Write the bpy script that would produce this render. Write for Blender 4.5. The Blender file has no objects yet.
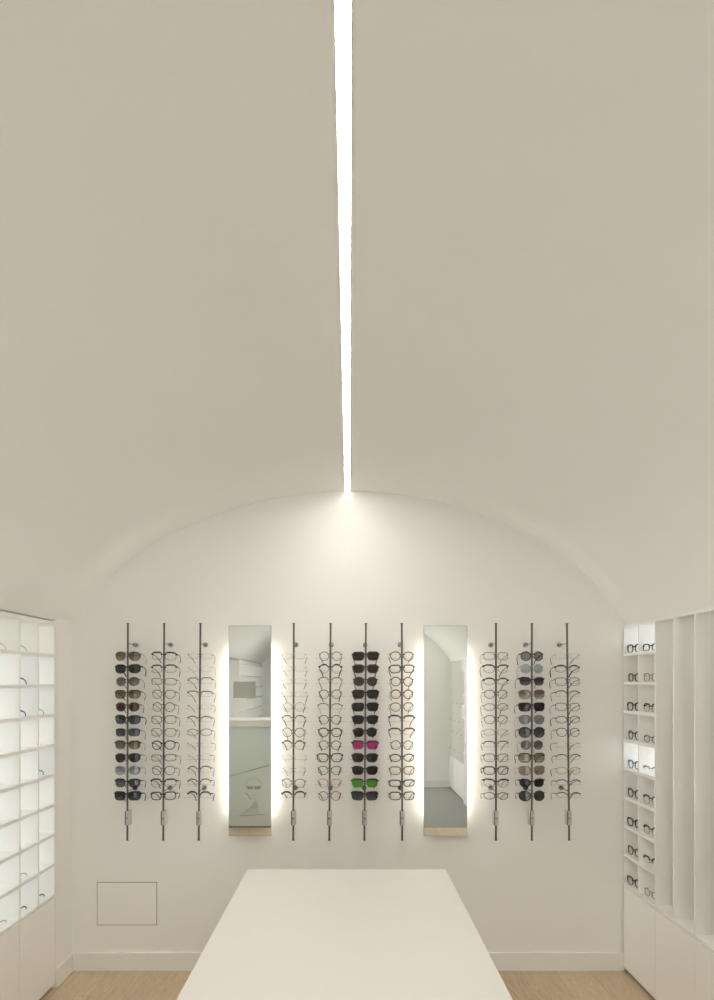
import bpy, bmesh, math, random
from mathutils import Vector, Matrix
random.seed(7)
C = bpy.context.scene.collection
PI = math.pi
D = 3.556          # distance camera -> back wall
EYE = 1.6

# ------------------------------------------------------------------ materials
def mat(name, base=(.8,.8,.8), rough=.5, metal=0.0, spec=.5, emit=None, es=0.0, bump=0.0, bscale=200.0, coat=0.0):
    m = bpy.data.materials.new(name); m.use_nodes = True
    nt = m.node_tree; b = nt.nodes['Principled BSDF']
    b.inputs['Base Color'].default_value = (*base, 1)
    b.inputs['Roughness'].default_value = rough
    b.inputs['Metallic'].default_value = metal
    b.inputs['Specular IOR Level'].default_value = spec
    b.inputs['Coat Weight'].default_value = coat
    if emit:
        b.inputs['Emission Color'].default_value = (*emit, 1)
        b.inputs['Emission Strength'].default_value = es
    if bump:
        tc = nt.nodes.new('ShaderNodeTexCoord'); n = nt.nodes.new('ShaderNodeTexNoise'); bp = nt.nodes.new('ShaderNodeBump')
        n.inputs['Scale'].default_value = bscale; n.inputs['Detail'].default_value = 3
        bp.inputs['Strength'].default_value = bump; bp.inputs['Distance'].default_value = .002
        nt.links.new(tc.outputs['Object'], n.inputs['Vector']); nt.links.new(n.outputs['Fac'], bp.inputs['Height'])
        nt.links.new(bp.outputs['Normal'], b.inputs['Normal'])
    return m

def lens_mat(name, tint, mix=.08, rough=.03, diff=None, dmix=0.0, gradient=None):
    """thin lens: tinted transparency under a weak reflection; gradient = second tint at the bottom of the lens (object z)"""
    m = bpy.data.materials.new(name); m.use_nodes = True
    nt = m.node_tree; nt.nodes.clear()
    out = nt.nodes.new('ShaderNodeOutputMaterial'); tr = nt.nodes.new('ShaderNodeBsdfTransparent')
    gl = nt.nodes.new('ShaderNodeBsdfGlossy'); mx = nt.nodes.new('ShaderNodeMixShader')
    tr.inputs['Color'].default_value = (*tint, 1); gl.inputs['Roughness'].default_value = rough
    gl.inputs['Color'].default_value = (*(diff or (1,1,1)), 1)
    if gradient:
        tc = nt.nodes.new('ShaderNodeTexCoord'); sp = nt.nodes.new('ShaderNodeSeparateXYZ')
        mr = nt.nodes.new('ShaderNodeMapRange'); mc = nt.nodes.new('ShaderNodeMix'); mc.data_type = 'RGBA'
        mr.inputs['From Min'].default_value = -.020; mr.inputs['From Max'].default_value = .005
        nt.links.new(tc.outputs['Object'], sp.inputs[0]); nt.links.new(sp.outputs['Z'], mr.inputs['Value'])
        nt.links.new(mr.outputs[0], mc.inputs['Factor'])
        mc.inputs['A'].default_value = (*gradient, 1); mc.inputs['B'].default_value = (*tint, 1)
        nt.links.new(mc.outputs['Result'], tr.inputs['Color'])
    mx.inputs['Fac'].default_value = mix
    nt.links.new(tr.outputs[0], mx.inputs[1]); nt.links.new(gl.outputs[0], mx.inputs[2])
    last = mx
    if dmix:
        df = nt.nodes.new('ShaderNodeBsdfDiffuse'); df.inputs['Color'].default_value = (*(diff or tint), 1)
        m2 = nt.nodes.new('ShaderNodeMixShader'); m2.inputs['Fac'].default_value = dmix
        nt.links.new(mx.outputs[0], m2.inputs[1]); nt.links.new(df.outputs[0], m2.inputs[2]); last = m2
    nt.links.new(last.outputs[0], out.inputs['Surface'])
    return m

WALL = (.89,.885,.862)
M = {
 'wall': mat('matt_wall_paint', WALL, .75, spec=.25, bump=.05, bscale=60),
 'vault': mat('matt_vault_plaster', (.925,.918,.897), .8, spec=.2, bump=.03, bscale=14),
 'lacquer': mat('cream_lacquer', (.93,.92,.895), .45, spec=.4),
 'shelf': mat('white_lacquer', (.91,.905,.88), .5, spec=.4),
 'table': mat('table_laminate', (.775,.752,.705), .42, spec=.4),
 'trim': mat('baseboard_paint', (.87,.86,.83), .5, spec=.4),
 'dark': mat('shadow_gap', (.09,.08,.07), .8),
 'steel': mat('brushed_steel', (.13,.125,.12), .35, metal=.9),
 'chrome': mat('chrome', (.40,.40,.40), .18, metal=1),
 'fill_pane': mat('fill_light_pane', (.9,.9,.9), .5, emit=(1,.99,.97), es=1.2),  # emission added as frontal fill from behind the camera
 'silver': mat('satin_aluminium', (.58,.575,.56), .4, metal=.7),
 'mirror': mat('mirror_glass', (.80,.835,.82), .0, metal=1),
 'mirror_edge': mat('mirror_edge', (.42,.47,.44), .2, metal=.5),
 'housing': mat('light_housing', (.85,.84,.8), .5),
 'strip': mat('led_diffuser', (.9,.9,.9), .5, emit=(1,.965,.90), es=42),
 'strip_fill': mat('rear_fill_emitter', (.9,.9,.9), .5, emit=(1,.95,.88), es=22),  # emitter of the added rear fill strips
 'strip_end': mat('led_diffuser_end', (.9,.9,.9), .5, emit=(1,.93,.83), es=5),
 'halo': mat('led_tape', (.9,.9,.9), .5, emit=(1,.95,.83), es=6.5),
 'panel': mat('backlit_opal_panel', (.9,.9,.9), .5, emit=(.88,.955,1.0), es=.82),
 'cell_fill': mat('added_cell_glow', (.9,.9,.9), .5, emit=(1,.96,.86), es=.12),  # faint glow added to brighten the unlit cells
 'panel_dim': mat('backlit_opal_panel_soft', (.9,.9,.9), .5, emit=(.95,.99,.97), es=.62),
 'slotled': mat('cool_led_bar', (.9,.9,.9), .5, emit=(.90,.98,1), es=1.3),
 'carpet': mat('grey_carpet', (.33,.325,.31), .95, spec=.1, bump=.5, bscale=500),
 'desk': mat('counter_front', (.86,.88,.88), .4),
 'poster': mat('poster_paper', (.80,.88,.87), .35),
 'poster_dark': mat('poster_ink', (.30,.34,.34), .5),
 'poster_mid': mat('poster_grey_ink', (.45,.50,.49), .5),
 'poster_light': mat('poster_light_ink', (.72,.77,.76), .5),
 'screen': mat('screen_shell', (.52,.52,.45), .5),
 'black': mat('black_plastic', (.02,.02,.02), .4),
}
# oak floor: boards along y, grain from stretched noise
def oak():
    m = bpy.data.materials.new('oak_boards'); m.use_nodes = True
    nt = m.node_tree; L = nt.links; b = nt.nodes['Principled BSDF']; N = nt.nodes.new
    tc = N('ShaderNodeTexCoord'); sp = N('ShaderNodeSeparateXYZ'); L.new(tc.outputs['Object'], sp.inputs[0])
    def math_(op, a, bb=None):
        n = N('ShaderNodeMath'); n.operation = op
        for i, v in enumerate((a, bb)):
            if v is None: continue
            if isinstance(v, (int, float)): n.inputs[i].default_value = v
            else: L.new(v, n.inputs[i])
        return n.outputs[0]
    bx_ = math_('DIVIDE', sp.outputs['X'], .19); idx = math_('FLOOR', bx_); fr = math_('FRACT', bx_)
    wn = N('ShaderNodeTexWhiteNoise'); wn.noise_dimensions = '1D'; L.new(idx, wn.inputs['W'])
    yo = math_('ADD', sp.outputs['Y'], math_('MULTIPLY', wn.outputs['Value'], 7.0))
    cm = N('ShaderNodeCombineXYZ'); L.new(math_('MULTIPLY', sp.outputs['X'], 9.0), cm.inputs[0]); L.new(math_('MULTIPLY', yo, 1.3), cm.inputs[1]); L.new(idx, cm.inputs[2])
    nz = N('ShaderNodeTexNoise'); nz.inputs['Scale'].default_value = 1.5; nz.inputs['Detail'].default_value = 6; nz.inputs['Distortion'].default_value = 1.6
    L.new(cm.outputs[0], nz.inputs['Vector'])
    wv = math_('FRACT', math_('MULTIPLY', nz.outputs['Fac'], 9.0))
    fine = N('ShaderNodeTexNoise'); fine.inputs['Scale'].default_value = 6; fine.inputs['Detail'].default_value = 5
    cm2 = N('ShaderNodeCombineXYZ'); L.new(math_('MULTIPLY', sp.outputs['X'], 22.0), cm2.inputs[0]); L.new(yo, cm2.inputs[1]); L.new(idx, cm2.inputs[2]); L.new(cm2.outputs[0], fine.inputs['Vector'])
    v = math_('ADD', math_('MULTIPLY', wv, .38), math_('ADD', math_('MULTIPLY', fine.outputs['Fac'], .5), math_('MULTIPLY', wn.outputs['Value'], .30)))
    cr = N('ShaderNodeValToRGB'); L.new(v, cr.inputs['Fac'])
    cr.color_ramp.elements[0].position = .15; cr.color_ramp.elements[0].color = (.45,.33,.205,1)
    cr.color_ramp.elements[1].position = .95; cr.color_ramp.elements[1].color = (.70,.56,.40,1)
    gap = math_('LESS_THAN', fr, .012)
    mx = N('ShaderNodeMix'); mx.data_type = 'RGBA'; L.new(gap, mx.inputs['Factor']); L.new(cr.outputs['Color'], mx.inputs['A']); mx.inputs['B'].default_value = (.47,.36,.24,1)
    L.new(mx.outputs['Result'], b.inputs['Base Color']); b.inputs['Roughness'].default_value = .5
    return m
M['oak'] = oak()

# eyewear materials
def fm(name, col, rough=.3, metal=0.0): M[name] = mat('frame_' + name, col, rough, metal=metal)
fm('f_black', (.012,.011,.011)); fm('f_dark', (.045,.036,.032)); fm('f_gun', (.05,.046,.043), .35, .3)
fm('f_grey', (.17,.16,.15), .4, .2); fm('f_silver', (.36,.35,.33), .3, .6); fm('f_clear', (.50,.47,.42), .3)
fm('f_gold', (.55,.40,.18), .3, .8); fm('f_tort', (.19,.075,.03)); fm('f_amber', (.27,.13,.055)); fm('f_taupe', (.30,.22,.16))
fm('f_red', (.16,.035,.03)); fm('f_burg', (.12,.03,.035)); fm('f_pink', (.42,.31,.30)); fm('f_blue', (.12,.20,.32)); fm('f_navy', (.03,.04,.13)); fm('f_brown', (.10,.055,.035))
M['l_clear'] = lens_mat('lens_clear', (.97,.97,.95), .03)
M['l_black'] = lens_mat('lens_black', (.035,.032,.03), .03)
M['l_char'] = lens_mat('lens_charcoal', (.035,.04,.045), .04, gradient=(.09,.10,.12))
M['l_brown'] = lens_mat('lens_brown', (.13,.078,.03), .05, gradient=(.32,.27,.19))
M['l_rbrown'] = lens_mat('lens_red_brown', (.07,.028,.017), .03)
M['l_green'] = lens_mat('lens_green', (.05,.062,.045), .05)
M['l_greyblue'] = lens_mat('lens_grey_blue', (.16,.17,.15), .10, gradient=(.42,.50,.52))
M['l_grey'] = lens_mat('lens_grey', (.27,.24,.225), .06)
M['l_teal'] = lens_mat('lens_pale_teal', (.45,.52,.54), .05)
M['l_purple'] = lens_mat('lens_purple', (.05,.04,.06), .03, gradient=(.24,.19,.26))
M['l_taupe'] = lens_mat('lens_taupe', (.17,.13,.10), .06, gradient=(.50,.47,.40))
M['l_lilac'] = lens_mat('lens_lilac_grey', (.28,.27,.31), .06)
M['l_smoke'] = lens_mat('lens_smoke', (.055,.05,.05), .05, gradient=(.16,.14,.14))
M['l_gsmoke'] = lens_mat('lens_smoke_gradient', (.12,.10,.10), .06, gradient=(.30,.25,.23))
M['l_olive'] = lens_mat('lens_olive', (.22,.21,.12), .08, gradient=(.50,.50,.38))
M['l_tan'] = lens_mat('lens_tan', (.34,.25,.18), .08)
M['l_mag'] = lens_mat('lens_magenta_mirror', (.10,.02,.06), .5, .10, diff=(.62,.08,.32), dmix=.25)
M['l_grn'] = lens_mat('lens_green_mirror', (.03,.10,.02), .45, .10, diff=(.16,.50,.06), dmix=.25)
M['acrylic'] = lens_mat('clear_acrylic', (.90,.89,.87), .10)

# ------------------------------------------------------------------ mesh helpers
class MB:
    def __init__(s): s.v = []; s.f = []
    def box(s, x0, x1, y0, y1, z0, z1):
        if x0 > x1: x0, x1 = x1, x0
        if y0 > y1: y0, y1 = y1, y0
        if z0 > z1: z0, z1 = z1, z0
        n = len(s.v)
        s.v += [(x,y,z) for z in (z0,z1) for y in (y0,y1) for x in (x0,x1)]
        s.f += [tuple(n+i for i in q) for q in ((0,2,3,1),(4,5,7,6),(0,1,5,4),(2,6,7,3),(0,4,6,2),(1,3,7,5))]
        return s
    def tube(s, pts, rad, seg=6, closed=False, flat=1.0, up=Vector((0,0,1))):
        """sweep an ellipse along pts; rad number or list; flat scales the section across 'up'"""
        pts = [Vector(p) for p in pts]; n = len(pts); base = len(s.v)
        rr = rad if isinstance(rad, (list, tuple)) else [rad]*n
        for i, p in enumerate(pts):
            if closed: t = pts[(i+1) % n] - pts[i-1]
            else: t = pts[min(i+1, n-1)] - pts[max(i-1, 0)]
            t.normalize()
            a = t.cross(up)
            if a.length < 1e-4: a = t.cross(Vector((1,0,0)))
            a.normalize(); b = a.cross(t).normalized()
            for k in range(seg):
                w = 2*PI*(k+.5)/seg
                s.v.append(tuple(p + a*math.cos(w)*rr[i]*flat + b*math.sin(w)*rr[i]))
        m = n if closed else n-1
        for i in range(m):
            for k in range(seg):
                j = (i+1) % n; k2 = (k+1) % seg
                s.f.append((base+i*seg+k, base+i*seg+k2, base+j*seg+k2, base+j*seg+k))
        if not closed:
            s.f.append(tuple(base+k for k in range(seg))[::-1]); s.f.append(tuple(base+(n-1)*seg+k for k in range(seg)))
        return s
    def fan(s, ring, centre):
        b = len(s.v); s.v += [tuple(p) for p in ring] + [tuple(centre)]; n = len(ring)
        for i in range(n): s.f.append((b+i, b+(i+1) % n, b+n))
        return s
    def poly(s, ring):
        b = len(s.v); s.v += [tuple(p) for p in ring]; s.f.append(tuple(range(b, b+len(ring)))); return s
    def prism(s, ring, off):
        b = len(s.v); n = len(ring); o = Vector(off)
        s.v += [tuple(p) for p in ring] + [tuple(Vector(p)+o) for p in ring]
        s.f.append(tuple(range(b, b+n))); s.f.append(tuple(range(b+2*n-1, b+n-1, -1)))
        for i in range(n): s.f.append((b+i, b+n+i, b+n+(i+1) % n, b+(i+1) % n))
        return s
    def cyl(s, p0, p1, r, seg=16):
        return s.tube([p0, p1], r, seg, up=Vector((0,0,1)) if abs((Vector(p1)-Vector(p0)).normalized().z) < .9 else Vector((1,0,0)))
    def build(s, name, m, parent=None, smooth=False, bevel=0.0, loc=None):
        me = bpy.data.meshes.new(name); me.from_pydata(s.v, [], s.f); me.validate()
        bm = bmesh.new(); bm.from_mesh(me); bmesh.ops.recalc_face_normals(bm, faces=bm.faces); bm.to_mesh(me); bm.free()
        me.materials.append(M[m] if isinstance(m, str) else m)
        if smooth: me.polygons.foreach_set('use_smooth', [True]*len(me.polygons))
        o = bpy.data.objects.new(name, me); C.objects.link(o)
        if parent: o.parent = parent
        if loc: o.location = loc
        if bevel:
            md = o.modifiers.new('bevel', 'BEVEL'); md.width = bevel; md.segments = 2; md.limit_method = 'ANGLE'
        return o
def box(*a): return MB().box(*a)
def tag(o, label, cat, group=None):
    n = len(label.split()); assert 4 <= n <= 16, (n, label)
    o['label'] = label; o['category'] = cat
    if group: o['group'] = group
    return o
def empty(name, loc, label, cat, group=None, rot=(0,0,0)):
    o = bpy.data.objects.new(name, None); C.objects.link(o); o.location = loc; o.rotation_euler = rot; o.empty_display_size = .05
    return tag(o, label, cat, group)
def struct(name, mb, m, **k):
    o = mb.build(name, m, **k); o['kind'] = 'structure'; return o

# ------------------------------------------------------------------ room shell
XL, XR = -1.54, 1.52           # faces of the cabinets / reveals
YB, YB2 = -2.75, -4.35         # rear walls (right bay, left bay)
def crown(x): return 2.661 - .237*x*x - .0063*x**8
SPL = 1.925
def vault_profile(lift):
    pts = []
    n = 64
    for i in range(n+1):
        x = XL + (XR-XL)*i/n
        w = abs(x)/1.53
        z = crown(x) - lift*w*min(1, max(0, 1-w)/.10)
        pts.append((x, max(z, SPL if False else 0)))
    return pts
def vault():
    mb = MB(); vs = []; ys = [D+.002, 3.372, 3.35, 3.31, 3.26, 3.20, 3.0, 2.0, 1.0, 0.0, -1.9, -1.96, YB2-.02]
    lf = [0, 0, -.008, -.024, -.036, -.040, -.034, -.026, -.022, -.02, -.02, .0, .0]
    n = 0; rows = []
    for y, l in zip(ys, lf):
        prof = vault_profile(l)
        full = [(-2.2, SPL), (XL-.03, SPL), (XL-.012, SPL)] + prof[1:-1] + [(XR+.012, SPL-.007), (XR+.03, SPL-.007), (2.2, SPL-.007)]
        zc = 2.661 - l
        rows.append([[(x, y, z) for x, z in full if x < -.035] + [(-.0245, y, 2.661), (-.0245, y, 2.70)],
                     [(.0045, y, 2.70), (.0045, y, 2.661)] + [(x, y, z) for x, z in full if x > .015]])
    for half in (0, 1):
        base = len(mb.v); w = len(rows[0][half])
        for r in rows: mb.v += r[half]
        for i in range(len(rows)-1):
            for k in range(w-1): mb.f.append((base+i*w+k, base+i*w+k+1, base+(i+1)*w+k+1, base+(i+1)*w+k))
    # outer skin so the vault has real thickness
    b = len(mb.v)
    top = [(-2.2,D+.1,3.0),(2.2,D+.1,3.0),(2.2,YB2-.1,3.0),(-2.2,YB2-.1,3.0)]
    mb.v += top; mb.f.append((b,b+1,b+2,b+3))
    return mb
o = struct('ceiling', vault(), 'vault', smooth=True)
o.data.set_sharp_from_angle(angle=math.radians(40))

struct('floor', box(-2.0, 1.9, -.03, D+.1, -.05, 0), 'oak')
struct('floor_carpet', box(-2.0, 1.9, YB2-.1, -.03, -.05, .0), 'carpet')
struct('wall_back', box(-2.2, 2.2, D, D+.12, 0, 3.0), 'wall')
struct('wall_left', box(-2.2, -1.815, YB2, D, 0, 1.97), 'wall')
struct('wall_left_return', box(-1.815, XL, 3.3525, D, 0, SPL+.02), 'wall')
struct('wall_right', box(1.80, 2.2, YB2, D, 0, 1.97), 'wall')
struct('wall_right_pier', box(XR, 1.80, -1.468, .50, 0, SPL+.02), 'wall')
wr = MB(); wr.box(-.45, -.30, YB2, YB, 0, 2.75); wr.box(.95, 1.80, YB2, YB, 0, 2.75); wr.box(-.30, .95, YB2, YB, 2.15, 2.75); wr.box(-.30, .95, YB2, YB-.2, 0, 2.15)
struct('wall_rear_right', wr, 'wall')
dr = struct('fill_light_door', box(-.30, .95, YB-.10, YB-.09, 0, 2.15), 'fill_pane')  # added glowing door, out of view, to fill the room with light
df_ = MB()
for a in ((-.30,-.24,0,2.15), (.89,.95,0,2.15), (.295,.355,0,2.15), (-.30,.95,2.09,2.15), (-.30,.95,0,.08)): df_.box(a[0], a[1], YB-.09, YB-.05, a[2], a[3])
df_.build('fill_door_frame', 'trim', dr)
for x in (.25, .38): MB().cyl((x, YB-.03, .85), (x, YB-.03, 1.25), .012, 12).build('fill_door_handle', 'chrome', dr)
struct('wall_rear_left', box(-1.815, -.45, YB2-.1, YB2, 0, 2.75), 'wall')
struct('baseboard_back', box(XL, XR, D-.014, D, 0, .100), 'trim', bevel=.002)
struct('baseboard_left', box(XL, XL+.012, 3.352, D-.014, 0, .100), 'trim', bevel=.002)
struct('baseboard_right', box(XR-.012, XR, -1.468, .50, 0, .100), 'trim', bevel=.002)
struct('baseboard_rear', box(-.45, XR, YB, YB+.014, 0, .105), 'trim', bevel=.002)

# ceiling light
light = empty('linear_ceiling_light', (-.010, 1.4, 2.65), 'long glowing white line of light running along the vault crown', 'ceiling light')
ZC = 2.645
hs = MB()
for a in ((-.0142,-.0128,.008,.045), (.0128,.0142,.008,.045), (-.0142,.0142,.040,.045)): hs.box(a[0], a[1], -4.1, D-1.4-.001, a[2], a[3])
hs.build('light_housing', 'housing', light)
box(-.0128,.0128, -4.09, D-1.4-.24, .0095, .014).build('light_diffuser', 'strip', light)
box(-.0128,.0128, D-1.4-.24, D-1.4-.004, .0095, .014).build('diffuser_end', 'strip_end', light)

for k, x in enumerate((-.52, .52)):  # two extra strips added behind the camera purely as fill light
    l2 = empty('rear_fill_light', (x, -1.9, crown(x)-.035), 'added fill light strip behind the camera, on the ' + ('left' if x < 0 else 'right') + ' side of the vault', 'ceiling light')
    box(-.016,.016, -.80,1.30, -.004,.022).build('light_housing', 'housing', l2)
    box(-.013,.013, -.79,1.29, -.008,-.0035).build('light_diffuser', 'strip_fill', l2)
# ------------------------------------------------------------------ cabinets
Z0, ZT = .480, 1.915            # underside of shelf block, top of unit
def rows_z(z_lo, z_hi, n): return [z_lo + (z_hi-z_lo)*i/n for i in range(n+1)]
T = .010
def cabinet_left():
    Y1, P = 3.352, .1795; ncol = 14; Y0 = Y1 - ncol*P; dep = .20; xb = XL-dep
    u = empty('display_cabinet', ((XL+xb)/2, (Y0+Y1)/2, 0), 'white backlit pigeonhole display cabinet standing along the left wall', 'cabinet')
    off = Vector((-(XL+xb)/2, -(Y0+Y1)/2, 0))
    def bd(mb, name, m, par=u, **k):
        mb.v = [tuple(Vector(v)+off) for v in mb.v]; return mb.build(name, m, par, **k)
    c = MB()
    zs = rows_z(.492, 1.893, 9)
    c.box(xb, XL, Y0, Y1, 1.893, ZT); c.box(xb, XL, Y0, Y1, Z0, .492)
    for i in range(ncol+1):
        y = Y1 - i*P
        c.box(xb, XL, max(Y0, y-T/2 if i else y-T), min(Y1, y+T/2), .492, 1.893)
    for z in zs[1:-1]: c.box(xb, XL-.0005, Y0, Y1, z-.009, z+.007)
    bd(c, 'shelving', 'shelf')
    bd(box(xb-.012, xb, Y0, Y1, zs[0], zs[8]), 'light_panel', 'panel')
    bd(box(xb-.012, xb, Y0, Y1, zs[8], 1.893), 'light_panel', 'panel_dim')
    bd(box(xb, XL-.045, Y0, Y1, 0, Z0), 'base_carcass', 'lacquer')
    bd(box(XL-.05, XL-.03, Y0, Y1, .0, .022), 'plinth', 'dark')
    bd(box(XL-.045, XL-.030, Y0+.001, Y1-.001, .028, Z0), 'shadow_gap', 'dark')
    for i in range(ncol//2):
        ya, yb = Y1 - 2*i*P, Y1 - 2*(i+1)*P
        bd(box(XL-.03, XL-.001, yb+.0018, ya-.0018, .022, Z0-.004), 'cabinet_door', 'lacquer')
    return Y1, P, zs
LY, LP, LZ = cabinet_left()

def cabinet_right(Y1, Y0, name, label, cell_cols, n_cell_front, zs, lit, door_first):
    P = .1828; dep = .27; cb = XR+.160; xb = XR+dep
    u = empty(name, ((XR+xb)/2, (Y0+Y1)/2, 0), label, 'cabinet')
    off = Vector((-(XR+xb)/2, -(Y0+Y1)/2, 0))
    def bd(mb, nm, m, **k):
        mb.v = [tuple(Vector(v)+off) for v in mb.v]; return mb.build(nm, m, u, **k)
    c = MB(); c.box(xb+.0, xb+.014, Y0, Y1, Z0, ZT)
    c.box(XR, xb, Y0, Y1, 1.9, ZT); c.box(XR, xb, Y0, Y1, Z0-.006, .489)
    n = round((Y1-Y0)/P)
    for i in range(n+1):
        y = Y1 - i*P
        c.box(XR, xb, max(Y0, y-T/2), min(Y1, y+T/2 if i else y), .489, 1.9)
    for col in cell_cols:
        for z in zs[1:-1]: c.box(XR+.0005, cb, Y1-(col+1)*P, Y1-col*P, z-.010, z+.006)
        c.box(cb, cb+.012, Y1-(col+1)*P, Y1-col*P, .489, 1.9)
    bd(c, 'shelving', 'shelf')
    for col in range(n):
        ya, yb = Y1-col*P-T/2, Y1-(col+1)*P+T/2
        if col in cell_cols:
            for r in range(9):
                bd(box(cb-.004, cb, yb, ya, zs[9-r-1]+.007, zs[9-r]-.011), 'light_panel', 'panel' if r in lit else 'cell_fill')  # unlit rows get an added weak glow at the back
        else:
            bd(box(xb-.075, xb-.055, yb, ya, 1.885, 1.899), 'light_bar', 'slotled')
            # small dark catch on the divider
            zz = .86 if col % 2 else .60
            bd(box(XR+.02, XR+.028, yb, yb+.006, zz, zz+.012), 'catch', 'dark')
            bd(box(XR+.02, XR+.028, yb, yb+.006, zz+.43, zz+.442), 'catch', 'dark')
    bd(box(XR+.045, xb, Y0, Y1, 0, Z0-.006), 'base_carcass', 'lacquer')
    bd(box(XR+.03, XR+.05, Y0, Y1, .0, .022), 'plinth', 'dark')
    bd(box(XR+.030, XR+.045, Y0+.001, Y1-.001, .028, Z0-.008), 'shadow_gap', 'dark')
    y = Y1
    while y > Y0+.05:
        yb = max(Y0, y-2*P)
        bd(box(XR+.001, XR+.03, yb+.0018, y-.0018, .022, Z0-.010), 'cabinet_door', 'lacquer'); y = yb
    return P
RZ = rows_z(.489, 1.911, 9); RZ[-1] = 1.9
RY = D-.008
RP = cabinet_right(RY, RY-16*.1828, 'display_cabinet', 'white cabinet with two pigeonhole columns and tall slots along the right wall', (0,1), 2, RZ, (0,4), 0)
cabinet_right(-1.472, -1.472-7*.1828+.004, 'display_cabinet', 'white slotted cabinet behind the camera, seen only in the right mirror', (0,), 1, RZ, (0,4), 0)

# second left cabinet, mirrored room end (seen in the left mirror)
def cabinet_rear_left():
    Y1, Y0 = -1.96, -4.34; dep = .25; xb = XL-dep
    u = empty('display_cabinet', ((XL+xb)/2, (Y0+Y1)/2, 0), 'pale backlit cabinet behind the camera, seen only in the left mirror', 'cabinet')
    off = Vector((-(XL+xb)/2, -(Y0+Y1)/2, 0))
    def bd(mb, nm, m):
        mb.v = [tuple(Vector(v)+off) for v in mb.v]; return mb.build(nm, m, u)
    c = MB(); YP = Y1-.0201; c.box(xb, XL, Y0, YP, 1.86, ZT); c.box(xb, XL, Y0, YP, Z0, .50)
    for i in range(1, 14):
        y = Y1 - .012 - i*(Y1-Y0-.012)/13
        c.box(xb, XL, y, y+.008, .50, 1.86)
    c.box(xb-.012, XL, Y1-.02, Y1, .0, ZT)
    for k in range(1, 8):
        z = .50 + k*1.36/8; c.box(xb, XL, Y0, YP, z-.009, z+.009)
    bd(c, 'shelving', 'shelf'); bd(box(xb-.012, xb, Y0, Y1-.02, .50, 1.86), 'light_panel', 'panel_dim')
    bd(box(xb, XL-.001, Y0, Y1-.02, .0, Z0), 'cabinet_door', 'lacquer')
cabinet_rear_left()

# ------------------------------------------------------------------ table
tb = empty('table', (-.012, 1.80, 0), 'large plain cream rectangular table in the centre of the room', 'table')
box(-.424,.424, -.90,.938, .765,.80).build('tabletop', 'table', tb, bevel=.0015)
box(-.40,-.37, -.86,.90, 0,.765).build('side_panel', 'table', tb, bevel=.002)
box(.37,.40, -.86,.90, 0,.765).build('side_panel', 'table', tb, bevel=.002)
box(-.37,.37, -.02,.02, .25,.765).build('cross_panel', 'table', tb)

# ------------------------------------------------------------------ access hatch on the back wall
hx0, hx1, hz0, hz1 = -1.402, -1.068, .249, .489
h = empty('access_hatch', ((hx0+hx1)/2, D, (hz0+hz1)/2), 'flush rectangular access hatch low on the left of the back wall', 'access panel')
w_, hh = (hx1-hx0)/2, (hz1-hz0)/2
g = MB(); t_ = .0035
for a in ((-w_, w_, -.0012, 0, hh-t_, hh), (-w_, w_, -.0012, 0, -hh, -hh+t_), (-w_, -w_+t_, -.0012, 0, -hh, hh), (w_-t_, w_, -.0012, 0, -hh, hh)): g.box(*a)
g.build('gap_frame', mat('hatch_gap', (.26,.24,.21), .8), h)
box(-w_+t_, w_-t_, -.003, 0, -hh+t_, hh-t_).build('hatch_door', 'wall', h)

# ------------------------------------------------------------------ mirrors
def mirror(x0, x1, label):
    yc = D-.06; zc0, zc1 = .761, 1.906; cx = (x0+x1)/2
    u = empty('wall_mirror', (cx, D, zc0), label, 'mirror', 'backlit wall mirrors')
    hw = (x1-x0)/2; H = zc1-zc0
    box(-hw, hw, -.060, -.0545, 0, H).build('mirror_glass', 'mirror', u)
    f = MB()
    for a in ((-hw-.0015, -hw), (hw, hw+.0015)): f.box(a[0], a[1], -.0602, -.050, -.0015, H+.0015)
    f.box(-hw, hw, -.0602, -.050, H, H+.0015); f.box(-hw, hw, -.0602, -.050, -.0015, 0)
    f.build('edge_trim', 'mirror_edge', u)
    box(-hw+.041, hw-.041, -.0545, 0, .05, H-.05).build('backing_box', 'housing', u)
    for s in (-1, 1):
        box(s*(hw-.040), s*(hw-.034), -.040, -.014, .115, H-.125).build('led_strip', 'halo', u)
mirror(-.657, -.428, 'tall narrow backlit mirror left of centre, reflecting a counter and white shelves')
mirror(.408, .643, 'tall narrow backlit mirror right of centre, reflecting grey floor and white cabinets')

# ------------------------------------------------------------------ eyewear
SH = {  # half width, half height, exponent, taper towards bottom, outer top lift, outer bottom droop
 'round': (.0235,.0225,2.0,.0,.0,.0), 'panto': (.0250,.0215,2.35,.12,.0,.0), 'square': (.0270,.0195,3.6,.08,.0,.0),
 'rect': (.0275,.0160,4.0,.05,.0,.0), 'wayf': (.0280,.0205,3.3,.16,.0015,.0), 'cat': (.0270,.0195,2.7,.14,.005,.0),
 'aviator': (.0285,.0225,2.5,.20,.0,.002), 'oval': (.0265,.0175,2.2,.04,.0,.0), 'big': (.0290,.0225,3.2,.12,.001,.0),
 'bigr': (.0285,.0255,2.2,.04,.0,.0), 'hex': (.0260,.0180,2.1,.0,.001,.0), 'flat': (.0290,.0205,4.5,.16,.001,.0),
}
NP = 32
def outline(shape, side, cx):
    a, b, n, tp, lift, droop = SH[shape]; out = []; a *= 1.04; b *= 1.04
    for i in range(NP):
        t = 2*PI*i/NP; c, s_ = math.cos(t), math.sin(t)
        u = math.copysign(abs(c)**(2/n), c); v = math.copysign(abs(s_)**(2/n), s_)
        x = a*u*(1 - tp*max(0, -v) - tp*.25*(1-v)*.5); z = b*v
        z += lift*max(0, u)*max(0, v) - droop*max(0, u)*max(0, -v)
        out.append((side*(cx + x), z, t))
    return out
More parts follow.
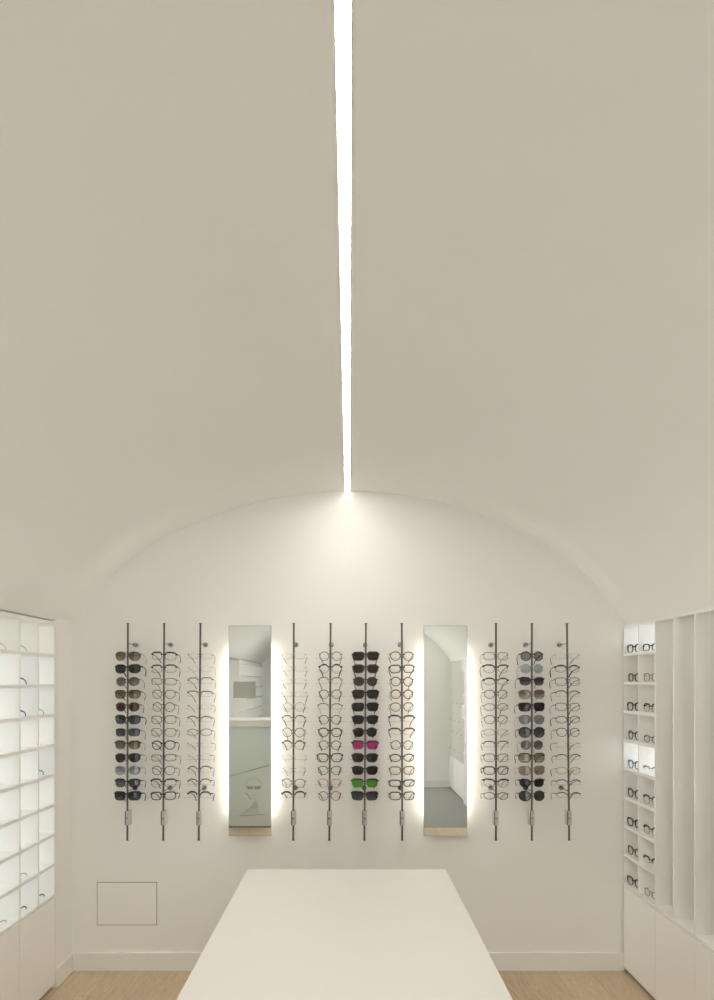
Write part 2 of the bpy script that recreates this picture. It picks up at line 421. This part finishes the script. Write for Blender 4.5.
def wrap(x, k=3.2): return k*x*x            # face curve: outer ends recede
STY = {  # rim radius bottom, top extra, flat (depth factor), full/half/none
 'thin': (.0016, .0005, 1.0, 'full'), 'med': (.0025, .0009, 1.2, 'full'), 'thick': (.0029, .0014, 1.2, 'full'),
 'brow': (.0010, .0036, 1.2, 'full'), 'half': (.0004, .0021, 1.2, 'half'), 'halfthick': (.0004, .0038, 1.2, 'half'),
 'less': (.00045, 0, 1.0, 'full'),
}
def make_glasses(parent, shape, style, fmat, lmat, tmat=None, drop=.052, tips=None, tscale=1.0, width=1.0):
    tmat = tmat or fmat
    r0, ex, fl, kind = STY[style]; a, b = SH[shape][:2]
    cx = a + .0098
    fr = MB(); rimless = style == 'less'
    LE = []
    for side in (-1, 1):
        ol = outline(shape, side, cx)
        ring = [Vector((x, wrap(x), z)) for x, z, t in ol]
        rad = [r0 + ex*max(0, math.sin(t))**(.8 if kind == 'half' else 1.4) for x, z, t in ol]
        if rimless: pass
        elif kind == 'half':
            seg = [(p, r) for p, r, (x, z, t) in zip(ring, rad, ol) if math.sin(t) > -.35]
            i0 = next(i for i, (x, z, t) in enumerate(ol) if math.sin(t) <= -.35)
            idx = [i % NP for i in range(NP) ]
            idx = [i for i in list(range(i0, NP)) + list(range(0, i0)) if math.sin(ol[i][2]) > -.35]
            fr.tube([ring[i] for i in idx], [rad[i] for i in idx], 6, flat=fl, up=Vector((0,1,0)))
        else: fr.tube(ring, rad, 6, closed=True, flat=1.0, up=Vector((0,1,0)))
        LE.append((side, ring, Vector((side*cx, wrap(cx) - .0016, 0))))
    # bridge
    rb = max(r0+ex*.5, .0011)
    xb = cx - a*.80
    zb = b*.42
    if style in ('thick', 'med', 'brow', 'halfthick'):
        fr.tube([(-xb, wrap(xb), zb), (-xb*.45, 0, zb+.002), (xb*.45, 0, zb+.002), (xb, wrap(xb), zb)], rb*1.15, 6, up=Vector((0,1,0)))
    else:
        fr.tube([(-xb, wrap(xb), zb), (-xb*.5, -.001, zb+.0035), (0, -.0015, zb+.0045), (xb*.5, -.001, zb+.0035), (xb, wrap(xb), zb)], rb, 6, up=Vector((0,1,0)))
    if shape == 'aviator':
        fr.tube([(-xb*1.3, wrap(xb), b*.86), (0, 0, b*.90), (xb*1.3, wrap(xb), b*.86)], .0010, 6, up=Vector((0,1,0)))
    # end pieces + hinges
    xo = cx + a; zo = b*.55 + SH[shape][4]
    er = max(.0018, (r0+ex)*1.0)
    for s in (-1, 1):
        fr.tube([(s*(xo-.004), wrap(xo)-.001, zo-.0005), (s*(xo+.003), wrap(xo)+.0005, zo), (s*(xo+.0045), wrap(xo)+.005, zo)], er, 6)
        # nose pads
        px = cx - a - .0005
        fr.tube([(s*(px-.001), .001, -b*.10), (s*(px-.0035), .006, -b*.18)], .0005, 4)
    fr.build('frame_front', fmat, parent, smooth=True)
    pd = MB()
    for s in (-1, 1):
        px = cx - a - .0040
        pd.tube([(s*px, .0065, -b*.02), (s*(px+.0006), .0072, -b*.18), (s*(px+.0018), .0070, -b*.36)], [.0014,.0020,.0013], 5)
    pd.build('nose_pads', 'f_clear', parent, smooth=True)
    for side, ring, cen in LE:
        lb = MB(); inner = [cen + (p-cen)*.995 for p in ring]
        lb.fan(inner if side > 0 else inner[::-1], cen)
        lo = lb.build('lens', lmat, parent, smooth=True)
        if rimless:
            e = MB(); e.tube(ring, .0005, 4, closed=True, up=Vector((0,1,0))); e.build('lens_edge', 'f_clear', lo, smooth=True)
    # temples
    tr_ = {'thin': .0015, 'less': .0013, 'half': .0016, 'brow': .0020, 'med': .0022, 'thick': .0030, 'halfthick': .0024}[style]*tscale*1.15
    y0 = wrap(xo)+.005
    for s in (-1, 1):
        x1 = xo+.0045
        pts = [(x1, y0, zo), (x1+.0005, y0+.03, zo-.003), (x1-.001, y0+.06, zo-.008), (x1-.004, y0+.082, zo-.015),
               (x1-.008, y0+.098, zo-.024), (x1-.013, y0+.108, zo-.035), (x1-.018, y0+.114, zo-.035-(drop-.035))]
        pts = [(s*x, y, z) for x, y, z in pts]
        tp_ = MB().tube(pts, [tr_*1.2, tr_, tr_, tr_, tr_*1.15, tr_*1.3, tr_*1.0], 6, flat=.6).build('temple', tmat, parent, smooth=True)
        if tips: MB().tube(pts[3:], [tr_*1.5, tr_*1.7, tr_*1.8, tr_*1.3], 6, flat=.8).build('temple_tip', tips, tp_, smooth=True)

# ---- specs: (shape, rim style, frame, lens, words, temple material, tip material)
g = 'f_black'
RACKS = [
 (-1.185, -1.188, 'the leftmost display rod', [
  ('aviator','thin','f_gun','l_brown','brown gradient thin-rimmed aviator sunglasses','f_silver'),
  ('wayf','thick','f_black','l_black','black square sunglasses'),
  ('panto','thin','f_gun','l_brown','brown gradient rounded thin-rimmed sunglasses'),
  ('wayf','med','f_dark','l_brown','brown gradient dark-framed sunglasses'),
  ('panto','med','f_brown','l_rbrown','dark red-brown round sunglasses'),
  ('wayf','thick','f_black','l_char','charcoal-lensed black sunglasses'),
  ('square','thin','f_gun','l_char','thin-rimmed charcoal square sunglasses'),
  ('wayf','brow','f_dark','l_brown','browline brown gradient sunglasses','f_silver'),
  ('aviator','thin','f_black','l_black','black thin-rimmed aviator sunglasses'),
  ('aviator','thin','f_silver','l_greyblue','silver grey-green gradient sunglasses'),
  ('wayf','brow','f_black','l_smoke','black browline smoke-lensed sunglasses'),
  ('flat','thick','f_black','l_char','flat-topped big black sunglasses')]),
 (-.991, -.996, 'the second rod from left wall', [
  ('square','brow','f_black','l_clear','black thick-browed clear eyeglasses'),
  ('square','brow','f_dark','l_clear','dark square clear eyeglasses'),
  ('rect','thin','f_grey','l_clear','thin grey rectangular eyeglasses'),
  ('panto','thin','f_gun','l_clear','thin gunmetal rounded eyeglasses','f_dark'),
  ('round','thin','f_gun','l_clear','thin dark round eyeglasses'),
  ('square','thin','f_gun','l_clear','thin gunmetal square eyeglasses'),
  ('square','thin','f_grey','l_clear','grey metal square eyeglasses','f_gun'),
  ('panto','med','f_black','l_clear','thick black panto eyeglasses'),
  ('rect','thin','f_gun','l_clear','thin dark rectangular eyeglasses'),
  ('panto','thin','f_gun','l_clear','thin dark panto eyeglasses'),
  ('wayf','brow','f_black','l_clear','black browed rounded eyeglasses'),
  ('square','med','f_black','l_clear','thick black square eyeglasses')]),
 (-.797, -.806, 'the rod just left of left mirror', [
  ('oval','less','f_gun','l_clear','rimless eyeglasses with dark hinges','f_gun'),
  ('oval','less','f_clear','l_clear','nearly invisible clear rimless eyeglasses','f_clear'),
  ('square','half','f_grey','l_clear','grey half-rim eyeglasses','f_gun'),
  ('rect','half','f_gun','l_clear','dark half-rim rectangular eyeglasses','f_gun'),
  ('rect','less','f_clear','l_clear','clear rimless eyeglasses dark temples','f_gun'),
  ('oval','half','f_gun','l_clear','thin dark half-rim eyeglasses'),
  ('oval','thin','f_grey','l_clear','thin grey oval eyeglasses'),
  ('rect','less','f_grey','l_clear','small rimless rectangular eyeglasses','f_gun'),
  ('panto','less','f_grey','l_clear','large rimless eyeglasses grey temples','f_grey'),
  ('panto','half','f_dark','l_clear','dark half-rim rounded eyeglasses'),
  ('panto','half','f_gun','l_clear','gunmetal half-rim rounded eyeglasses'),
  ('panto','halfthick','f_dark','l_clear','dark thick half-rim eyeglasses')]),
 (-.297, -.300, 'the rod just right of left mirror', [
  ('oval','less','f_clear','l_clear','rimless oval eyeglasses brown tips','f_clear','f_pink'),
  ('oval','less','f_pink','l_clear','rimless eyeglasses pinkish brown temples','f_clear','f_pink'),
  ('oval','less','f_pink','l_clear','rimless eyeglasses brown hinges','f_clear','f_taupe'),
  ('rect','less','f_pink','l_clear','faint rimless eyeglasses brown tips','f_clear','f_taupe'),
  ('round','thin','f_clear','l_clear','pale thin round eyeglasses','f_clear','f_grey'),
  ('panto','half','f_black','l_clear','black half-rim round eyeglasses','f_grey','f_gun'),
  ('round','thin','f_dark','l_clear','dark thin round eyeglasses','f_grey','f_pink'),
  ('round','brow','f_tort','l_clear','tortoiseshell browline round eyeglasses','f_grey','f_amber'),
  ('oval','less','f_clear','l_clear','barely visible clear rimless eyeglasses','f_clear'),
  ('round','less','f_grey','l_clear','round rimless eyeglasses grey hinges','f_clear','f_pink'),
  ('panto','thin','f_grey','l_clear','thin grey panto eyeglasses','f_grey'),
  ('panto','halfthick','f_black','l_clear','bold black half-rim eyeglasses','f_black')]),
 (-.100, -.107, 'the second rod right of left mirror', [
  ('round','thin','f_gun','l_clear','round metal eyeglasses black hinges','f_pink','f_pink'),
  ('round','brow','f_black','l_clear','black browline round eyeglasses','f_grey','f_dark'),
  ('panto','half','f_grey','l_clear','grey half-rim panto eyeglasses','f_grey','f_pink'),
  ('round','thin','f_black','l_clear','small black round eyeglasses','f_black','f_black'),
  ('oval','half','f_grey','l_clear','light grey half-rim eyeglasses','f_clear'),
  ('round','thin','f_gun','l_clear','gunmetal round eyeglasses dark tips','f_gun','f_dark'),
  ('panto','med','f_black','l_clear','thick black panto eyeglasses'),
  ('round','thin','f_gun','l_clear','thin round eyeglasses black temples','f_gun','f_black'),
  ('wayf','med','f_black','l_clear','black wayfarer shaped eyeglasses'),
  ('panto','thin','f_black','l_clear','thin black panto eyeglasses','f_black','f_black'),
  ('panto','thin','f_pink','l_clear','pinkish grey thin eyeglasses','f_grey','f_gun'),
  ('round','thin','f_brown','l_clear','dark brown round eyeglasses','f_brown','f_brown')]),
 (.089, .081, 'the middle rod between the mirrors', [
  ('flat','thick','f_dark','l_black','black square sunglasses pale temples','f_taupe'),
  ('wayf','thick','f_brown','l_black','dark brown square sunglasses'),
  ('panto','med','f_dark','l_green','dark green panto sunglasses'),
  ('flat','thick','f_black','l_black','wide flat-topped black sunglasses'),
  ('flat','med','f_black','l_black','thin flat-topped black sunglasses'),
  ('wayf','thick','f_black','l_black','black wayfarer shaped sunglasses'),
  ('panto','thick','f_black','l_black','rounded black sunglasses'),
  ('flat','brow','f_black','l_mag','black-framed magenta mirrored sunglasses'),
  ('wayf','thick','f_black','l_black','rounded square black sunglasses'),
  ('wayf','med','f_black','l_black','medium-rimmed black sunglasses'),
  ('flat','brow','f_black','l_grn','black-framed green mirrored sunglasses'),
  ('flat','thick','f_black','l_char','flat black sunglasses charcoal lenses')]),
 (.281, .283, 'the rod just left of right mirror', [
  ('panto','med','f_amber','l_clear','amber tortoiseshell panto eyeglasses','f_amber'),
  ('square','med','f_black','l_clear','black square eyeglasses'),
  ('round','med','f_tort','l_clear','tortoiseshell round eyeglasses','f_amber'),
  ('round','med','f_tort','l_clear','small reddish tortoiseshell round eyeglasses','f_amber'),
  ('panto','med','f_taupe','l_clear','taupe panto eyeglasses','f_taupe'),
  ('wayf','halfthick','f_black','l_clear','black half-rim eyeglasses','f_black'),
  ('wayf','halfthick','f_tort','l_clear','tortoiseshell half-rim eyeglasses','f_amber'),
  ('round','thin','f_gun','l_clear','thin dark round eyeglasses','f_black'),
  ('hex','med','f_dark','l_clear','dark angular eyeglasses','f_black'),
  ('square','med','f_amber','l_clear','light amber square eyeglasses','f_amber'),
  ('rect','med','f_black','l_clear','black rectangular eyeglasses'),
  ('square','med','f_dark','l_clear','dark grey square eyeglasses','f_grey')]),
 (.785, .785, 'the rod just right of right mirror', [
  ('square','thin','f_taupe','l_clear','thin taupe square eyeglasses','f_taupe'),
  ('cat','brow','f_black','l_clear','black cat-eye eyeglasses'),
  ('oval','brow','f_gun','l_clear','dark thin browline eyeglasses'),
  ('panto','thin','f_gun','l_clear','thin gunmetal panto eyeglasses','f_taupe'),
  ('oval','thin','f_grey','l_clear','thin grey oval eyeglasses','f_gun'),
  ('panto','thin','f_dark','l_clear','dark brown panto eyeglasses','f_taupe'),
  ('oval','thin','f_clear','l_clear','pale thin oval eyeglasses','f_gun'),
  ('square','half','f_black','l_clear','black half-rim square eyeglasses','f_black'),
  ('square','thin','f_red','l_clear','red-brown square eyeglasses','f_red'),
  ('square','med','f_dark','l_clear','dark brown square eyeglasses','f_red'),
  ('cat','brow','f_black','l_clear','black cat-eye eyeglasses golden temples','f_gold'),
  ('oval','thin','f_gun','l_clear','thin gunmetal oval eyeglasses')]),
 (.977, .977, 'the sunglasses rod right of right mirror', [
  ('round','med','f_dark','l_grey','round grey-lensed sunglasses'),
  ('round','thin','f_silver','l_teal','pale teal round sunglasses','f_clear'),
  ('cat','brow','f_black','l_purple','purple gradient cat-eye sunglasses','f_silver'),
  ('big','thin','f_taupe','l_taupe','big brown gradient sunglasses','f_clear'),
  ('flat','med','f_black','l_black','black square sunglasses'),
  ('aviator','thin','f_grey','l_lilac','lilac-grey aviator sunglasses','f_clear'),
  ('bigr','med','f_black','l_smoke','large round black sunglasses'),
  ('round','thin','f_gun','l_gsmoke','thin-rimmed round smoke sunglasses','f_taupe'),
  ('big','med','f_dark','l_olive','olive gradient square sunglasses'),
  ('big','thin','f_taupe','l_tan','tan transparent square sunglasses','f_clear'),
  ('cat','brow','f_black','l_black','black cat-eye sunglasses','f_grey'),
  ('bigr','thin','f_black','l_green','large dark green round sunglasses')]),
 (1.165, 1.177, 'the rightmost display rod', [
  ('oval','less','f_gold','l_clear','rimless eyeglasses with golden hinges','f_gold','f_grey'),
  ('oval','brow','f_black','l_clear','black browline oval eyeglasses','f_black','f_black'),
  ('square','thin','f_grey','l_clear','thin grey eyeglasses blue tips','f_grey','f_blue'),
  ('oval','half','f_dark','l_clear','dark half-rim oval eyeglasses','f_black'),
  ('square','thin','f_grey','l_clear','thin grey square eyeglasses','f_gun'),
  ('oval','thin','f_gun','l_clear','thin gunmetal oval eyeglasses','f_black','f_black'),
  ('panto','thin','f_gun','l_clear','thin gunmetal panto eyeglasses','f_gun'),
  ('oval','less','f_taupe','l_clear','rimless eyeglasses brown temples','f_taupe','f_brown'),
  ('oval','half','f_gun','l_clear','gunmetal half-rim eyeglasses'),
  ('oval','thin','f_gold','l_clear','yellowish gold thin eyeglasses','f_clear','f_grey'),
  ('oval','half','f_dark','l_clear','dark half-rim eyeglasses'),
  ('oval','half','f_burg','l_clear','burgundy half-rim eyeglasses','f_burg')]),
]
ORD = ['topmost','second from top','third from top','fourth from top','fifth from top','sixth from the top',
       'sixth from bottom','fifth from bottom','fourth from bottom','third from bottom','second from bottom','lowest']
YR = D-.13
for ri, (xt, xb_, rn, items) in enumerate(RACKS):
    zt, zb_ = 1.911, .755
    full = rn
    r = empty('display_rod', (xb_, YR, zb_), 'slim vertical steel eyewear rod, ' + rn[4:] if False else ('steel wall rod holding twelve pairs, ' + rn), 'display rod', 'eyewear display rods')
    lean = (xt-xb_)/(zt-zb_)
    X = lambda z: lean*(z-zb_)
    H = zt-zb_
    m = MB(); m.cyl((0,0,0), (X(zt),0,H), .0051, 12); m.build('rod', 'steel', r, smooth=False)
    e = MB(); e.cyl((X(zt)-.0,0,H), (X(zt),0,H+.004), .0078, 12); e.build('end_cap', 'steel', r)
    e = MB(); e.cyl((0,0,-.003), (0,0,.001), .0072, 12); e.build('end_cap', 'steel', r)
    for z in (1.806, 1.014):
        x = X(z); zz = z-zb_
        p = MB(); p.cyl((x, .002, zz), (x, .124, zz), .0028, 8).build('wall_pin', 'chrome', r, smooth=True)
        q = MB(); q.cyl((x, .118, zz), (x, .1295, zz), .0135, 20); q.cyl((x, .112, zz), (x, .119, zz), .0065, 14)
        q.build('wall_disc', 'chrome', r)
    # lock box low on the rod
    zl = .872-zb_
    lb = MB().box(-.013+X(.87), .013+X(.87), -.006, .034, zl-.038, zl+.038).build('lock_box', 'silver', r, bevel=.002)
    MB().box(-.0115+X(.87), -.0065+X(.87), -.0068, -.005, zl-.036, zl+.036).build('lock_slot', 'steel', lb)
    MB().cyl((X(.87), -.010, zl), (X(.87), -.003, zl), .0045, 12).build('lock_knob', 'chrome', r)
    for k, it in enumerate(items):
        z = 1.738 - k*.0679
        x = X(z)
        MB().cyl((x-.082, .012, z-.011-zb_), (x+.082, .012, z-.011-zb_), .0011, 6).build('holder_bar', 'acrylic', r, smooth=True)
        shape, style, f_, l_, words = it[:5]
        tm = it[5] if len(it) > 5 else f_; tips = it[6] if len(it) > 6 else None
        sun = l_ != 'l_clear'
        lab = '%s, %s, %s' % (words, ORD[k], rn[4:])
        rx = random.uniform(-.03,.03); rz = random.uniform(-.035,.035)
        ge = empty('sunglasses' if sun else 'eyeglasses', (xb_+x, YR-.009, z), lab, 'sunglasses' if sun else 'eyeglasses', 'eyewear on ' + rn, rot=(rx-.03, random.uniform(-.02,.02), rz))
        make_glasses(ge, shape, style, f_, l_, tm, drop=random.uniform(.040,.058), tips=tips)

# ---- eyewear in the right hand cabinet
ROWN = ['top row','second row','third row','fourth row','fifth, brightly lit row','sixth row','seventh row','eighth row','bottom row']
R1 = [('square','thick','f_black','thick black eyeglasses'),('square','thick','f_brown','dark brown eyeglasses'),('square','thick','f_black','chunky black eyeglasses'),
      ('panto','med','f_black','rounded black eyeglasses'),('square','med','f_navy','navy eyeglasses'),('wayf','thick','f_dark','dark tortoiseshell eyeglasses'),
      ('square','thick','f_black','thick black square eyeglasses'),('wayf','thick','f_tort','brown tortoiseshell eyeglasses'),('square','thick','f_dark','dark grey thick eyeglasses')]
R2 = [('rect','med','f_black','black rectangular eyeglasses'),('square','thin','f_amber','pale tan eyeglasses'),('square','brow','f_black','black browline eyeglasses'),
      ('oval','thin','f_brown','thin brown eyeglasses'),('rect','half','f_grey','pale grey half-rim eyeglasses'),('square','brow','f_dark','dark browline eyeglasses'),
      ('square','brow','f_black','thin black browline eyeglasses'),('square','halfthick','f_dark','dark half-rim eyeglasses'),('oval','thin','f_taupe','thin taupe eyeglasses')]
for ci, (col, where) in enumerate(((R1, 'column by the back wall'), (R2, 'column beside the slots'))):
    for k, (shape, style, f_, words) in enumerate(col):
        zs_ = RZ[9-k-1] + (.006 if k < 8 else 0)
        yc = RY - (ci+.5)*RP + (.018 if ci == 0 else .014)
        b = SH[shape][1]
        ge = empty('eyeglasses', (XR+.026 + (.003 if ci else 0), yc, zs_ + b + .0035), '%s in the right cabinet, %s, %s' % (words, ROWN[k], where), 'eyeglasses',
                   'eyeglasses in the right cabinet cells', rot=(0, 0, -PI/2 + random.uniform(.18,.32)))
        make_glasses(ge, shape, style, f_, 'l_clear', drop=b*1.5+.002)

# ---- eyewear in the left cabinet: only the temple tips reach past the dividers
LC = [(0,2,'f_dark','dark'),(1,2,'f_navy','navy'),(2,2,'f_navy','dark blue'),(2,1,'f_gun','gunmetal'),(4,1,'f_navy','navy blue'),
      (7,2,'f_grey','pale grey'),(8,1,'f_navy','navy thick'),(8,2,'f_black','black'),(8,3,'f_dark','dark grey'),(0,3,'f_taupe','light brown')]
LN = {1: 'second column from the pilaster', 2: 'third column', 3: 'fourth column'}
for row, col, f_, words in LC:
    zs_ = LZ[9-row-1] + (.007 if row < 8 else 0)
    # far dividers are at LY - i*LP ; a pair sits behind the nearer divider, temples pointing to the back wall
    ynear = LY - col*LP + T/2
    lab = '%s eyeglasses temple tip in the left cabinet, %s from the top, %s' % (words, ['first cell','second cell','third cell','','fifth cell','','','eighth cell','lowest cell'][row], {1:'far column',2:'middle column',3:'near column'}[col])
    ge = empty('eyeglasses', (XL-.098, ynear+.008, zs_+.0225), lab, 'eyeglasses', 'eyeglasses in the left cabinet cells', rot=(0,0,random.uniform(-.04,.04)))
    make_glasses(ge, 'square', 'thick' if f_ in ('f_navy','f_black') else 'thin', f_, 'l_clear', drop=.031)

# ------------------------------------------------------------------ things behind the camera, seen in the left mirror
ct = empty('reception_counter', (-1.33, -.315, 0), 'white reception counter with a grey portrait panel, reflected in the left mirror', 'counter')
box(-.47,.47, -.25,.25, .10,1.11).build('counter_body', 'desk', ct)
box(-.48,.475, -.28,.282, 1.11,1.18).build('worktop', 'shelf', ct, bevel=.003)
box(-.46,.455, -.24,.249, 0.008,.10).build('plinth', 'desk', ct)
pp = box(-.47,.46, .25,.256, .115,1.09).build('portrait_panel', 'poster', ct)
# drawn generic face with dark glasses and open collar
yy = .2575
art = MB()
def stroke(pts, r=.003): art.tube([(x, yy, z) for x, z in pts], r, 5, flat=.4, up=Vector((0,1,0)))
fx, fz = .277, .44
stroke([(fx+.090*math.cos(a), fz+.010+.092*math.sin(a)) for a in [PI*i/16 for i in range(-1,18)]], .0026)
stroke([(fx-.085, fz-.04), (fx-.055, fz-.095), (fx, fz-.12), (fx+.050, fz-.095), (fx+.078, fz-.04)], .0016)
stroke([(fx-.034, fz-.078), (fx, fz-.092), (fx+.032, fz-.076)], .0034)
stroke([(fx-.095, fz-.060), (fx-.065, fz-.085), (fx-.030, fz-.135)], .0040)
for q in range(7):
    stroke([(fx+.02+.006*q, fz-.14-.012*q), (fx-.03+.010*q, fz-.22), (fx-.14+.035*q, fz-.30-.002*q)], .0030)
stroke([(fx-.16, fz-.315), (fx-.05, fz-.31), (fx+.12, fz-.30)], .005)
stroke([(-.46, fz+.02), (-.01, fz+.116), (.455, fz+.245)], .006)
art.build('portrait_lines', 'poster_dark', pp, smooth=True)
gl_ = MB()
for s in (-1, 1):
    ring = [(fx+s*(.040+.034*math.copysign(abs(math.cos(t))**.6, math.cos(t))), yy, fz-.006+.017*math.copysign(abs(math.sin(t))**.6, math.sin(t))) for t in [2*PI*i/20 for i in range(20)]]
    gl_.prism(ring, (0,.001,0))
gl_.box(fx-.088, fx+.088, yy, yy+.001, fz+.006, fz+.012)
gl_.build('portrait_glasses', 'poster_mid', pp)
mo = empty('desk_screen', (-1.212, -.42, 1.18), 'small grey rectangular screen standing on the reception counter, in the left mirror', 'screen')
box(-.128,.128, -.012,.012, .235,.425).build('display', 'screen', mo, bevel=.003)
box(-.012,.012, -.02,-.012, .0,.30).build('stand', 'shelf', mo)
box(-.07,.07, -.06,.04, .0,.006).build('base', 'shelf', mo)

# ------------------------------------------------------------------ camera, world, colour
cd = bpy.data.cameras.new('camera'); cam = bpy.data.objects.new('camera', cd); C.objects.link(cam)
cam.location = (0, 0, EYE); cam.rotation_euler = (PI/2, 0, 0)
cd.sensor_fit = 'HORIZONTAL'; cd.sensor_width = 36; cd.lens = 36*640/714
cd.shift_x = (357-349.3)/714; cd.shift_y = (682-500)/714; cd.clip_start = .05
S = bpy.context.scene; S.camera = cam
w = bpy.data.worlds.new('world'); S.world = w; w.use_nodes = True
w.node_tree.nodes['Background'].inputs['Color'].default_value = (.0,.0,.0,1)
S.view_settings.view_transform = 'Standard'; S.view_settings.look = 'None'; S.view_settings.gamma = 1
S.view_settings.use_curve_mapping = False; S.view_settings.exposure = 0.64
S.cycles.use_denoising = True; S.cycles.max_bounces = 12; S.cycles.diffuse_bounces = 8; S.cycles.glossy_bounces = 6
S.cycles.transparent_max_bounces = 16; S.cycles.sample_clamp_indirect = 6
